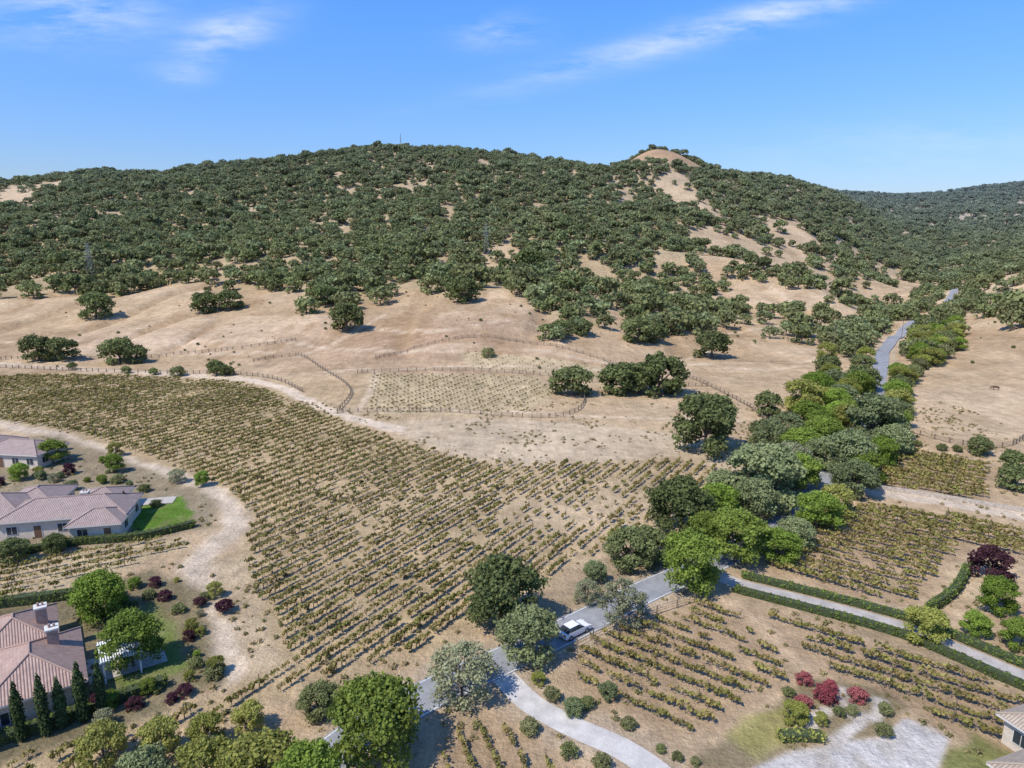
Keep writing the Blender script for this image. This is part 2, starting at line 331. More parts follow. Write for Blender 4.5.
# ------------------------------------------------------------------ ground sheet
thA=np.radians(np.concatenate([np.arange(-180,-50,5),np.arange(-50,50,.22),np.arange(50,180.1,5)]))
Rr=np.concatenate([[.5],np.linspace(6,45,16),np.arange(46,262,.75),np.exp(np.arange(math.log(263),math.log(9000),.0125))])
nT,nR=len(thA),len(Rr)
X=np.outer(Rr,np.sin(thA)).ravel();Y=np.outer(Rr,np.cos(thA)).ravel();ZZ=height(X,Y)
col=np.tile(np.array([.50,.365,.225]),(len(X),1))
big=vn(X/40,Y/40,21);mid=vn(X/9,Y/9,22)
def lerp(w,c):
    global col
    col=col*(1-w[:,None])+np.array(c)*w[:,None]
lerp(.6*sstep(.45,.8,big),(.57,.43,.285));lerp(.45*sstep(.45,.9,mid),(.39,.27,.16))
w=np.exp(-((X+40)/62)**2-((Y-275)/40)**2);lerp(.85*w,(.37,.24,.15))
w=np.exp(-((X+150)/90)**2-((Y-300)/25)**2);lerp(.5*w,(.56,.41,.285))
st=vn(X/5,Y/28,61)*vn(X/14,Y/14,62);lerp(.65*sstep(.25,.65,st)*sstep(225,260,Y),(.34,.225,.125))
gl=sstep(.72,.95,1-np.abs(2*vn(X/26.,Y/75.,14)-1))*sstep(235,300,Y)*(1-sstep(420,520,Y));lerp(.5*gl,(.33,.22,.125))
jx=X+1.6*(vn(X/3,Y/3,31)-.5)+1.5*(vn(X/9,Y/9,35)-.5);jy=Y+1.6*(vn(X/3,Y/3,32)-.5)+1.5*(vn(X/9,Y/9,36)-.5)
def paint(poly,c,soft=.8,a=1.0,jit=True):
    lo=poly.min(0)-6;hi=poly.max(0)+6
    k=np.where((X>lo[0])&(X<hi[0])&(Y>lo[1])&(Y<hi[1]))[0]
    s=sdf((jx if jit else X)[k],(jy if jit else Y)[k],poly);w=np.zeros(len(X));w[k]=a*sstep(-soft,soft,s);lerp(w,c)
def paintline(pts,width,c,soft=.7,a=1.0):
    pts=smooth(pts,4);lo=pts.min(0)-width-3;hi=pts.max(0)+width+3
    k=np.where((X>lo[0])&(X<hi[0])&(Y>lo[1])&(Y<hi[1]))[0]
    s=width/2-segdist(jx[k],jy[k],pts,False);w=np.zeros(len(X));w[k]=a*sstep(-soft,soft,s);lerp(w,c)
k=np.where(Y>250)[0]
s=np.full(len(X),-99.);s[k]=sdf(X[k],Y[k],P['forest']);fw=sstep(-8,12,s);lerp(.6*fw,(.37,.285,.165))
for n in('o1','o2','o5'): paint(P[n],(.52,.38,.23),8,1)
w=np.exp(-(((X-193)**2+(Y-955)**2)/60**2)**2);lerp(w,(.44,.27,.14))
paint(P['vy_main'],(.47,.35,.205),1.5)
k=np.exp(-((X-15)/26)**2-((Y-118)/18)**2);lerp(.5*k,(.56,.43,.29))
k=np.exp(-((X+110)/60)**2-((Y-205)/30)**2);lerp(.45*k,(.40,.31,.165))
for n in('vy_left','vy_up','vy_up2'): paint(P[n],(.50,.385,.235),1.5)
for n in('vy_B','vy_C','vy_D','vy_E','vy_F'): paint(P[n],(.42,.30,.185),1.5)
paint(P['dirt_field'],(.56,.44,.30),2.5,.9)
paint(P['track_dry'],(.50,.385,.245),1.5,.9)
paintline(track_top,4.0,(.66,.53,.39));paintline(track_left,4.2,(.61,.49,.36),1.2)
for q in("-230,305 -170,298 -110,292 -60,268 -20,262","-60,300 -30,285 5,300 20,275","-84,262 -70,290 -60,330","-40,240 -10,246 30,246 60,262 90,300","70,262 90,250 118,262","-49,190 -20,190 10,186 40,182 62,180","100,330 140,360 170,420 180,500","-200,285 -150,280 -95,270","-66,238 -48,238 -44,188"):
    paintline(PL(q),2.2,(.62,.48,.335),.9,.8)
paint(P['lot1'],(.30,.24,.155),1.5);paint(P['lot2'],(.22,.18,.105),1.2)
paint(P['lawn1'],(.12,.21,.035),.5);paint(P['lawn2'],(.15,.20,.05),.9,.85)
paint(P['garden'],(.26,.205,.12),.7);paint(P['garden_r'],(.22,.22,.08),.7)
paint(P['drypatch'],(.55,.42,.27),1.5)
paint(PL("21,60.6 24,63.5 30,65 29,61 24,58.2"),(.33,.29,.10),.8,.8)
paint(P['gravel'],(.58,.54,.49),.35,1,False)
for q in(PL("31,62 34,64.8 38.5,63.5 40,66.5"),PL("33,60.5 36,63 37,68.5")): paintline(q,1.3,(.56,.50,.43),.4)
paintline(road,9.5,(.50,.39,.27),1.6,.9);paintline(drive_lower,7,(.45,.35,.24),1,.8);paintline(lane_hedge,9,(.40,.30,.185),1,.8)
paintline(lane_right,4.5,(.60,.49,.37),.7)
paint(PL("-2,77 6,82.5 9,86 16,92 22,97 26,103 20,104 8,93 -2,84"),(.35,.265,.17),2,.7)
paintline(PL("150,320 140,300 118,270 70,262 40,255 0,268 -60,262"),2.5,(.60,.47,.33),1.2,.7)
lerp(.4*sstep(.52,.9,vn(X/1.6,Y/1.6,71)*.5+vn(X/6,Y/6,72)*.5)*(Y<260),(.32,.24,.14))
vs=np.stack([X,Y,ZZ],1)
ii,jj=np.meshgrid(np.arange(nR-1),np.arange(nT-1),indexing='ij')
fs=np.stack([ii*nT+jj,ii*nT+jj+1,(ii+1)*nT+jj+1,(ii+1)*nT+jj],-1).reshape(-1,4).copy()
mg,nt=newmat('dry_ground')
at=nd(nt,'ShaderNodeAttribute',attribute_name='gcol');geo=nd(nt,'ShaderNodeNewGeometry')
pos=geo.outputs['Position']
n1=noise(nt,pos,.35,7,.68);n2=noise(nt,pos,2.2,5,.72);n3=noise(nt,pos,.05,7,.7)
mp=nd(nt,'ShaderNodeMapping');mp.inputs['Rotation'].default_value=(0,0,math.radians(31.6));mp.inputs['Scale'].default_value=(1.6,.12,1);nt.links.new(pos,mp.inputs[0])
n4=noise(nt,mp.outputs[0],.8,3,.6)
v=mth(nt,'MULTIPLY',mapr(nt,n1,.3,.7,.76,1.24),mapr(nt,n2,.25,.75,.74,1.26))
v=mth(nt,'MULTIPLY',v,mapr(nt,n3,.3,.7,.76,1.2));v=mth(nt,'MULTIPLY',v,mapr(nt,n4,.3,.7,.91,1.08))
c=painted_haze(nt,scalec(nt,at.outputs['Color'],v))
b=nd(nt,'ShaderNodeBsdfDiffuse');nt.links.new(c,b.inputs[0])
bp=nd(nt,'ShaderNodeBump');bp.inputs['Strength'].default_value=.8;bp.inputs['Distance'].default_value=.45
nt.links.new(mth(nt,'ADD',n2,mth(nt,'MULTIPLY',n1,2.5)),bp.inputs['Height']);nt.links.new(bp.outputs[0],b.inputs['Normal'])
o=nd(nt,'ShaderNodeOutputMaterial');nt.links.new(b.outputs[0],o.inputs[0])
me=bpy.data.meshes.new('terrain');me.vertices.add(len(vs));me.vertices.foreach_set('co',vs.ravel())
me.loops.add(fs.size);me.loops.foreach_set('vertex_index',fs.ravel().astype(np.int32))
me.polygons.add(len(fs));me.polygons.foreach_set('loop_start',np.arange(0,fs.size,4,dtype=np.int32))
me.update(calc_edges=True);me.polygons.foreach_set('use_smooth',np.ones(len(fs),bool))
a=me.attributes.new('gcol','FLOAT_COLOR','POINT');a.data.foreach_set('color',np.concatenate([col,np.ones((len(col),1))],1).astype(np.float32).ravel())
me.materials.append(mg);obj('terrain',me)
# ------------------------------------------------------------------ roads
def asphalt(name,c):
    m,nt=newmat(name);g=nd(nt,'ShaderNodeNewGeometry')
    a=noise(nt,g.outputs['Position'],.5,5,.6);b2=noise(nt,g.outputs['Position'],8,3,.6)
    v=mth(nt,'MULTIPLY',mapr(nt,a,.3,.7,.78,1.22),mapr(nt,b2,.3,.7,.9,1.1))
    p=nd(nt,'ShaderNodeBsdfPrincipled');p.inputs['Roughness'].default_value=.85;nt.links.new(scalec(nt,c,v),p.inputs['Base Color'])
    o=nd(nt,'ShaderNodeOutputMaterial');nt.links.new(p.outputs[0],o.inputs[0]);return m
def ribbon(name,pts,width,mat,off=.05,dx=0):
    q=smooth(pts,1.5);t=np.gradient(q,axis=0);t/=np.linalg.norm(t,axis=1)[:,None];n=np.stack([t[:,1],-t[:,0]],1)
    rows=[];K=5
    for k in range(K):
        e=q+n*(dx+width*(k/(K-1)-.5));rows.append(np.stack([e[:,0],e[:,1],height(e[:,0],e[:,1])+off+.3*sstep(200,300,e[:,1])],1))
    Vv=np.stack(rows,1).reshape(-1,3);N=len(q)
    fs=[(i*K+k,i*K+k+1,(i+1)*K+k+1,(i+1)*K+k) for i in range(N-1) for k in range(K-1)]
    return obj(name,mkmesh(name,Vv,fs,[mat],smooth=True))
ribbon('asphalt_road',road,5.2,asphalt('asphalt',(.25,.255,.265)))
white=plain('road_paint',(.6,.6,.58),.7,0,3,.3)
ribbon('road_edge_line',road[:13],.12,white,.056,2.35);ribbon('road_edge_line',road[:13],.12,white,.056,-2.35)
ribbon('concrete_driveway',drive_lower,3.0,asphalt('driveway_concrete',(.48,.45,.41)),.045)
ribbon('hedge_lane_pavement',lane_hedge,3.0,asphalt('lane_asphalt',(.38,.345,.31)),.04)
# ------------------------------------------------------------------ instancing
def scatter(name,pts,scale,rot,idx,coll):
    me=bpy.data.meshes.new(name);me.from_pydata(np.asarray(pts).tolist(),[],[])
    for an,arr,ty in(('sc',scale,'FLOAT'),('rz',rot,'FLOAT')):
        a=me.attributes.new(an,ty,'POINT');a.data.foreach_set('value',np.asarray(arr,dtype=np.float32))
    a=me.attributes.new('ix','INT','POINT');a.data.foreach_set('value',np.asarray(idx,dtype=np.int32))
    o=obj(name,me);g=bpy.data.node_groups.new(name,'GeometryNodeTree')
    g.interface.new_socket('Geometry',in_out='INPUT',socket_type='NodeSocketGeometry');g.interface.new_socket('Geometry',in_out='OUTPUT',socket_type='NodeSocketGeometry')
    gi=g.nodes.new('NodeGroupInput');go=g.nodes.new('NodeGroupOutput');ip=g.nodes.new('GeometryNodeInstanceOnPoints')
    ci=g.nodes.new('GeometryNodeCollectionInfo');ci.inputs['Collection'].default_value=coll;ci.inputs['Separate Children'].default_value=True;ci.inputs['Reset Children'].default_value=True
    def na(n,t):
        q=g.nodes.new('GeometryNodeInputNamedAttribute');q.data_type=t;q.inputs['Name'].default_value=n
        return [s for s in q.outputs if s.enabled and s.name=='Attribute'][0]
    cx=g.nodes.new('ShaderNodeCombineXYZ');er=g.nodes.new('FunctionNodeEulerToRotation')
    L=g.links.new
    L(gi.outputs[0],ip.inputs['Points']);L(ci.outputs[0],ip.inputs['Instance']);ip.inputs['Pick Instance'].default_value=True
    L(na('ix','INT'),ip.inputs['Instance Index']);L(na('rz','FLOAT'),cx.inputs[2]);L(cx.outputs[0],er.inputs[0]);L(er.outputs[0],ip.inputs['Rotation'])
    L(na('sc','FLOAT'),ip.inputs['Scale']);L(ip.outputs[0],go.inputs[0])
    m=o.modifiers.new('scatter','NODES');m.node_group=g;return o
def mkcoll(name,meshes):
    c=bpy.data.collections.new(name)
    for i,m in enumerate(meshes):
        o=bpy.data.objects.new(name+'_%02d'%i,m);c.objects.link(o)
    return c
farC=mkcoll('oak_variants',lib['far']+lib['sparse'])
def jgrid(x0,x1,y0,y1,s):
    gx,gy=np.meshgrid(np.arange(x0,x1,s),np.arange(y0,y1,s));gx=gx.ravel();gy=gy.ravel()
    return gx+rng.uniform(-.5,.5,len(gx))*s*.95,gy+rng.uniform(-.5,.5,len(gy))*s*.95
fx,fy=jgrid(-1000,1100,270,1180,9.2)
kk=(np.abs(fx)<fy*.98+60);fx=fx[kk];fy=fy[kk]
sd=sdf(fx,fy,P['forest'])
gap=vn(fx/30,fy/36,44)*.6+vn(fx/13,fy/15,45)*.4
g1=np.where(fy>560,.25,.35)
dens=np.where(sd>0,np.where(gap<g1,.10,np.where(gap<g1+.08,.6,.98)),np.where(sd>-14,.2,0.0))
dens*=np.where((sd>0)&(fy<520)&(gap<.5)&(fx>-60),.5,1)
ins=inside(fx,fy,P['sav']);cl=vn(fx/34,fy/34,41)*.65+vn(fx/15,fy/15,42)*.35;dens=np.where(ins,np.where(cl>.52,.85,np.where(cl>.44,.3,.05)),dens)
ins=inside(fx,fy,P['savr']);dens=np.where(ins,np.where(cl>.5,.6,.08),dens)
for n in('o1','o2','o5','o6'): dens=np.where(inside(fx,fy,P[n]),.08,dens)
dens=np.where((fx-193)**2+(fy-955)**2<58**2,0.0,dens)
dens=np.where((fx-23)**2+(fy-690)**2<16**2,0,dens);dens=np.where((fx+463)**2+(fy-960)**2<22**2,0,dens)
rp=smooth(road,6);m_=(fx>100)&(fx<420)&(fy<640);dd=np.full(len(fx),99.);dd[m_]=segdist(fx[m_],fy[m_],rp,False);dens=np.where(dd<9,0,dens)
k=rng.random(len(fx))<dens;fx=fx[k];fy=fy[k]
fs_=np.clip(rng.lognormal(.04,.24,len(fx)),.55,1.75)
f2x,f2y=jgrid(-1500,2600,1180,3100,19);kk=(f2x>-300)&(f2x<f2y*1.0);f2x=f2x[kk];f2y=f2y[kk]
k=rng.random(len(f2x))<.92*np.where(vn(f2x/90,f2y/90,77)<.3,.25,1);f2x=f2x[k];f2y=f2y[k];f2s=rng.uniform(1.4,2.3,len(f2x))
cx_,cy_=jgrid(140,420,270,640,8);d_=segdist(cx_,cy_,rp,False);k=(d_>7)&(d_<26)&(rng.random(len(cx_))<.7);cx_=cx_[k];cy_=cy_[k]
ax=np.concatenate([fx,f2x,cx_]);ay=np.concatenate([fy,f2y,cy_]);as_=np.concatenate([fs_,f2s,rng.uniform(.8,1.2,len(cx_))])
ix=rng.integers(0,7,len(ax));ix=np.where(rng.random(len(ax))<.25,rng.integers(7,10,len(ax)),ix)
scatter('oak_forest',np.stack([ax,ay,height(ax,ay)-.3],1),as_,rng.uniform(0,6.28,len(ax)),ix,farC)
shC=mkcoll('shrub_variants',lib['bu']+lib['yg']+lib['bt'])
tx,ty=jgrid(120,225,215,350,4.0);k=inside(tx,ty,P['thicket'])&(rng.random(len(tx))<.9)&(segdist(tx,ty,rp,False)>5);tx=tx[k];ty=ty[k]
scatter('shrub_thicket',np.stack([tx,ty,height(tx,ty)],1),rng.uniform(.45,.9,len(tx)),rng.uniform(0,6.28,len(tx)),np.where(rng.random(len(tx))<.5,rng.integers(0,3,len(tx)),rng.integers(3,9,len(tx))),shC)
scrC=mkcoll('scrub_variants',lib['bu'])
tx,ty=jgrid(-260,260,245,400,5);k=(rng.random(len(tx))<.025*(1+5*(vn(tx/22,ty/22,91)>.68)));tx=tx[k];ty=ty[k]
scatter('low_scrub',np.stack([tx,ty,height(tx,ty)],1),rng.uniform(.05,.18,len(tx)),rng.uniform(0,6.28,len(tx)),rng.integers(0,3,len(tx)),scrC)
# dry weeds and tufts on the near ground
def weedmesh(i):
    r=R(800+i);b=MB();v,f,t=leaves([(r.normal()*.15,r.normal()*.15,.12,.28,.2) for _ in range(3)],34,.16,shell=.1,r=r);b.add(v,f,0,t);return b.mesh('weed_mesh',[M['weed']])
wC=mkcoll('weed_variants',[weedmesh(i) for i in range(4)])
tx,ty=jgrid(-150,130,48,200,1.35);wn=vn(tx/7,ty/7,95)*.6+vn(tx/2.2,ty/2.2,96)*.4
k=(np.abs(tx)<ty*.85)&(rng.random(len(tx))<.55*sstep(.42,.72,wn));tx=tx[k];ty=ty[k]
bad=segdist(tx,ty,smooth(road,4),False)<3;bad|=segdist(tx,ty,drive_lower,False)<2;bad|=segdist(tx,ty,lane_hedge,False)<2;bad|=segdist(tx,ty,track_left,False)<2.2
for n in('gravel','lawn1','lawn2'): bad|=inside(tx,ty,P[n])
tx=tx[~bad];ty=ty[~bad]
scatter('dry_weeds',np.stack([tx,ty,height(tx,ty)],1),rng.uniform(.5,1.5,len(tx)),rng.uniform(0,6.28,len(tx)),rng.integers(0,4,len(tx)),wC)
# ------------------------------------------------------------------ vines
def vinemesh(i,dense=1.0,post=False):
    r=R(300+i);b=MB()
    lob=[(x,r.normal()*.06,.90+r.normal()*.09,.31*r.uniform(.8,1.2),.43*r.uniform(.75,1.2)) for x in np.linspace(-.60,.60,5)]
    v,f,t=leaves(lob,int(74*dense),.27,shell=.3,r=r);b.add(v,f,0,t)
    b.cyl((0,0,-.1),(.03,0,.9),.045,.03,1,4,False)
    if post: b.cyl((.75,0,-.2),(.75,0,1.75),.06,.06,2,4)
    return b.mesh('vine_mesh',[M['vine'],M['bark'],M['post']])
vC=mkcoll('vine_variants',[vinemesh(0),vinemesh(1),vinemesh(2,.85),vinemesh(3,1.1),vinemesh(4,.5),vinemesh(5,1,True)])
def vineyard(key,az,sp,st,s0=1.0,miss=.06,hole=None):
    P_=P[key];d=np.array([math.sin(math.radians(az)),math.cos(math.radians(az))]);n=np.array([d[1],-d[0]])
    a=P_@d;c=P_@n
    ga,gc=np.meshgrid(np.arange(a.min(),a.max(),st),np.arange(c.min(),c.max(),sp))
    ia=np.repeat(np.arange(ga.shape[1])[None],ga.shape[0],0)
    x=(ga[...,None]*d+gc[...,None]*n)
    x=x.reshape(-1,2);ia=ia.ravel()
    s=sdf(x[:,0],x[:,1],P_);q=vn(x[:,0]/11,x[:,1]/11,55);q2=vn(x[:,0]/4,x[:,1]/4,56)
    keep=(s>1.0)&(rng.random(len(x))>miss+.22*sstep(.62,.9,q))
    if hole is not None:
        g=np.exp(-((x[:,0]-hole[0])/hole[2])**2-((x[:,1]-hole[1])/hole[3])**2);keep&=rng.random(len(x))>g*.6
    x=x[keep]+rng.normal(size=(keep.sum(),2))*.05;q=q[keep];q2=q2[keep];ia=ia[keep]
    sc=s0*np.clip(rng.normal(1.02,.12,len(x))*(1.10-.26*q-.16*q2),.4,1.35)
    ix=rng.integers(0,5,len(x));ix=np.where(ia%5==0,5,ix)
    rz=math.radians(90-az)+rng.normal(size=len(x))*.05+np.where(rng.random(len(x))<.5,math.pi,0)*(ix!=5)
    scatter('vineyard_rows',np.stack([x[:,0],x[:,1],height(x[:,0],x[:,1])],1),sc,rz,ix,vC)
vineyard('vy_main',31.6,2.55,1.5,1.0,.04,(17,118,22,15))
vineyard('vy_left',60,2.4,1.4,.85,.1)
vineyard('vy_B',-52,2.35,1.25,.98,.04);vineyard('vy_C',-55,2.35,1.25,1.02,.02)
vineyard('vy_D',-52,2.35,1.25,1.05,.01);vineyard('vy_E',-52,2.35,1.25,1.1,.01);vineyard('vy_F',-20,2.3,1.3,.9,.06)
vineyard('vy_up',31.6,3.0,1.8,.62,.1);vineyard('vy_up2',31.6,3.6,2.0,.52,.15)
# ------------------------------------------------------------------ hedges
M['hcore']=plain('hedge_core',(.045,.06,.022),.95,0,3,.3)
def hedge(name,pts,w,h,off=0,mat='hedge',dens=26):
    q=smooth(pts,.8);t=np.gradient(q,axis=0);t/=np.linalg.norm(t,axis=1)[:,None];n=np.stack([t[:,1],-t[:,0]],1);q=q+n*off
    b=MB();N=len(q);ww=w*.42;zb=height(q[:,0],q[:,1])
    rows=[]
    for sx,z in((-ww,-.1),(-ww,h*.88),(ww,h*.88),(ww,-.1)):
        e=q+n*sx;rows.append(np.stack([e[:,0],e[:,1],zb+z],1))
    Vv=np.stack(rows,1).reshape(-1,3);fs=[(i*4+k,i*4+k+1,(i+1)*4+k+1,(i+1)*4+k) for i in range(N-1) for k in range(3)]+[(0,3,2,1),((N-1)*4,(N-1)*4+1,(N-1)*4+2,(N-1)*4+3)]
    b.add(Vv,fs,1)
    L=np.hypot(*np.diff(q,axis=0).T).sum();lob=[]
    lob=[(q[i,0]+n[i,0]*a*w*.22,q[i,1]+n[i,1]*a*w*.22,zb[i]+h*zz+rng.normal()*.08,w*.36*rng.uniform(.8,1.2),h*.34) for i in range(N) for a in(-1,1) for zz in(.35,.68)]
    v,f,tn=leaves(lob,int(L*dens*6),.18,shell=.8);b.add(v,f,0,tn)
    return obj(name,b.mesh(name,[M[mat],M['hcore']]))
hedge('clipped_hedge',lane_hedge[1:],1.1,1.0,2.4);hedge('clipped_hedge',lane_hedge[1:],1.1,1.0,-2.4)
hedge('clipped_hedge',PL("-76,83 -69,85.5 -61.6,87.7 -57,90.5"),1.3,1.5)
hedge('clipped_hedge',PL("-51,58.6 -47,61.5 -42.5,65 -38.5,68"),1.3,1.3,-.9)
hedge('clipped_hedge',PL("27,60.2 29,60.4 31,60.2"),1.3,.9,0,'yellow')
hedge('clipped_hedge',PL("-86,99.5 -78,101 -71,104.5 -62,106.5 -55,111.5"),1.2,1.3)
hedge('clipped_hedge',PL("56,84 62,88.5 68,95"),1.1,1.6)
# ------------------------------------------------------------------ buildings
def tilemat(name,c1,c2):
    m,nt=newmat(name);uv=nd(nt,'ShaderNodeUVMap');sx=nd(nt,'ShaderNodeSeparateXYZ');nt.links.new(uv.outputs[0],sx.inputs[0])
    wu=mth(nt,'ABSOLUTE',mth(nt,'SINE',mth(nt,'MULTIPLY',sx.outputs[0],math.pi/.28)));wv=mth(nt,'FRACT',mth(nt,'MULTIPLY',sx.outputs[1],1/.38))
    br=nd(nt,'ShaderNodeTexBrick');br.inputs['Scale'].default_value=1;br.inputs['Brick Width'].default_value=.28;br.inputs['Row Height'].default_value=.38;br.inputs['Mortar Size'].default_value=.0;br.offset=0
    br.inputs['Color1'].default_value=(*c1,1);br.inputs['Color2'].default_value=(*c2,1);nt.links.new(uv.outputs[0],br.inputs[0])
    tn=noise(nt,uv.outputs[0],.7,5,.6);c=mixc(nt,mapr(nt,tn,.35,.65,0,.5),br.outputs[0],tuple(q*.6 for q in c1))
    c=mixc(nt,mth(nt,'MULTIPLY',mth(nt,'SUBTRACT',1,wu),.45),c,tuple(q*.35 for q in c1))
    b=nd(nt,'ShaderNodeBsdfPrincipled');b.inputs['Roughness'].default_value=.85;nt.links.new(c,b.inputs['Base Color'])
    bp=nd(nt,'ShaderNodeBump');bp.inputs['Distance'].default_value=.08;nt.links.new(mth(nt,'ADD',wu,mth(nt,'MULTIPLY',wv,.5)),bp.inputs['Height']);nt.links.new(bp.outputs[0],b.inputs['Normal'])
    o=nd(nt,'ShaderNodeOutputMaterial');nt.links.new(b.outputs[0],o.inputs[0]);return m
stucco=plain('stucco',(.58,.50,.41),.9,0,2,.1);trim=plain('trim_paint',(.6,.57,.52),.6);glass=plain('window_glass',(.03,.04,.05),.1);doorm=plain('door_wood',(.14,.08,.05),.5)
tile1=tilemat('roof_tile_mauve',(.46,.35,.31),(.38,.275,.245));tile2=tilemat('roof_tile_terracotta',(.52,.36,.29),(.42,.27,.215));tile3=tilemat('roof_tile_tan',(.50,.41,.31),(.40,.31,.24))
def building(name,loc,rot,wings,tile,chim=()):
    e=bpy.data.objects.new(name,None);COL.objects.link(e);e.location=(*loc,hz(*loc));e.rotation_euler=(0,0,rot)
    for wi,(cx,cy,L,W,h,rh) in enumerate(wings):
        b=MB();b.box((cx,cy,h/2-.1),(L,W,h+.2),0);obj('walls_%d'%wi,b.mesh('walls',[stucco]),parent=e)
        w=MB()
        def openings(length,fn):
            nW=max(1,int(length/3.2))
            for i in range(nW):
                t=(i+.5)/nW*length-length/2;fn(t,i)
        def ns(sgn):
            def f(t,i):
                dr=(i==1)
                zc,hh,ww=(1.1,2.2,1.1) if dr else (1.6,1.3,1.5)
                y=cy+sgn*W/2
                w.box((cx+t,y+sgn*.03,zc),(ww+.24,.06,hh+.24),1);w.box((cx+t,y+sgn*.055,zc),(ww,.06,hh),2 if dr else 0)
                if not dr: w.box((cx+t,y+sgn*.075,zc),(.06,.06,hh),1)
            return f
        def ew(sgn):
            def f(t,i):
                x=cx+sgn*L/2;w.box((x+sgn*.03,cy+t,1.6),(.06,1.7,1.5),1);w.box((x+sgn*.055,cy+t,1.6),(.06,1.46,1.26),0);w.box((x+sgn*.075,cy+t,1.6),(.06,.06,1.26),1)
            return f
        for s_ in(-1,1): openings(L,ns(s_));openings(W,ew(s_))
        obj('windows_%d'%wi,w.mesh('windows',[glass,trim,doorm]),parent=e)
        a,c=L/2+.6,W/2+.6
        if a>=c: rg=[(-(a-c),0),(a-c,0)]
        else: rg=[(0,-(c-a)),(0,c-a)]
        z0=h-.02
        vv=[(-a,-c,z0),(a,-c,z0),(a,c,z0),(-a,c,z0),(-a,-c,z0+.22),(a,-c,z0+.22),(a,c,z0+.22),(-a,c,z0+.22),(rg[0][0],rg[0][1],z0+.22+rh),(rg[1][0],rg[1][1],z0+.22+rh)]
        vv=[(x+cx,y+cy,z) for x,y,z in vv]
        side=[(0,1,5,4),(1,2,6,5),(2,3,7,6),(3,0,4,7),(3,2,1,0)]
        top=[(4,5,9,8),(5,6,9),(6,7,8,9),(7,4,8)] if a>=c else [(4,5,8),(5,6,9,8),(6,7,9),(7,4,8,9)]
        me=mkmesh('roof',vv,side+top,[tile,trim],[1]*5+[0]*4)
        uvl=me.uv_layers.new(name='UVMap')
        for pl in me.polygons:
            nn=pl.normal;u=Vector((-nn.y,nn.x,0));u=u.normalized() if u.length>1e-3 else Vector((1,0,0));vdir=nn.cross(u)
            for li in pl.loop_indices:
                co=me.vertices[me.loops[li].vertex_index].co;uvl.data[li].uv=(co.dot(u),co.dot(vdir))
        obj('roof_%d'%wi,me,parent=e)
        rb=MB()
        V8,V9=np.array(vv[8]),np.array(vv[9]);up=np.array([0,0,.03])
        rb.cyl(V8+up,V9+up+np.array([1e-3,0,0]),.13,.13,0,6)
        for cI,rI in((4,8),(5,9 if a>=c else 8),(6,9),(7,8 if a>=c else 9)): rb.cyl(np.array(vv[cI])+up,np.array(vv[rI])+up,.12,.12,0,6)
        obj('ridge_tiles_%d'%wi,rb.mesh('ridge',[tile]),parent=e)
    for i,(x,y,z) in enumerate(chim):
        b=MB();b.box((x,y,z/2+1),(1.1,1.1,z-2),0);b.box((x,y,z+.08),(1.35,1.35,.2),1);b.cyl((x-.2,y,z+.18),(x-.2,y,z+.6),.16,.14,2);b.cyl((x+.25,y,z+.18),(x+.25,y,z+.55),.14,.12,2)
        obj('chimney_%d'%i,b.mesh('chimney',[plain('chimney_stone',(.36,.24,.19),.9,0,3,.3),trim,tile]),parent=e)
    return e
building('tile_roof_house',(-76,112),math.radians(12),[(0,0,19,8.5,3.1,2.1),(-14,3,13,9,3.3,2.3),(6,-4.6,7.5,6,2.8,1.6),(-8,7.5,8,9,2.9,1.9),(3,6.3,7,6.4,2.7,1.5)],tile1,[(2,1,5.6)])
building('terracotta_roof_house',(-52.5,67.2),math.radians(34.6),[(0,0,8.6,11,3.2,2.3),(-8.5,4.2,11,7.5,3.0,2.0),(-1.6,9.6,7.5,8.6,3.05,2.1),(-10,-4.5,11,7,2.9,1.9)],tile2,[(2.2,1.8,6.4),(1.2,8.8,6.0)])
building('distant_tile_roof_house',(-108,146),math.radians(-8),[(0,0,14,8,3,2),(-10,2,10,8,3.1,2.1)],tile1)
building('tan_tile_roof_house',(49.5,51),math.radians(20),[(0,0,10,8,3.1,1.9),(6,5,7,7,2.9,1.7)],tile3)
e=bpy.data.objects.new('garden_pergola',None);COL.objects.link(e);e.location=(-45.6,71.8,0);e.rotation_euler=(0,0,math.radians(34.6))
wp=plain('white_timber',(.72,.74,.76),.6);b=MB()
for x in(-1.8,1.8):
    for y in(-2.1,2.1): b.box((x,y,1.25),(.18,.18,2.5))
obj('posts',b.mesh('posts',[wp]),parent=e);b=MB()
for y in(-2.1,2.1): b.box((0,y,2.6),(4.3,.15,.2))
obj('beams',b.mesh('beams',[wp]),parent=e);b=MB()
for x in np.arange(-2,2.05,.25): b.box((x,0,2.8),(.14,4.8,.16))
obj('slats',b.mesh('slats',[wp]),parent=e)
patm=plain('patio_stone',(.42,.38,.33),.8,0,2,.2)
b=MB();b.box((0,0,.06),(8,5.5,.08),0);obj('stone_patio',b.mesh('patio',[patm]),(-45.8,73.2,0),math.radians(34.6))
b=MB();b.box((0,0,.06),(12,3.4,.08),0);obj('stone_patio',b.mesh('patio',[patm]),(-70,122.5,0),math.radians(12))
def wall(name,pts,h,w,mat):
    q=smooth(pts,2);b=MB()
    for i in range(len(q)-1):
        a_,c_=q[i],q[i+1];d=c_-a_;b.box(((a_[0]+c_[0])/2,(a_[1]+c_[1])/2,hz(*a_)+h/2-.05),(np.hypot(*d)+.01*(i%2),w+.004*(i%2),h),0,math.atan2(d[1],d[0]))
    return obj(name,b.mesh(name,[mat]))
wall('stone_garden_wall',PL("70,130.4 79,126 90,119.5 101,113"),.9,.4,plain('dry_stone',(.42,.36,.29),.9,0,3,.35))
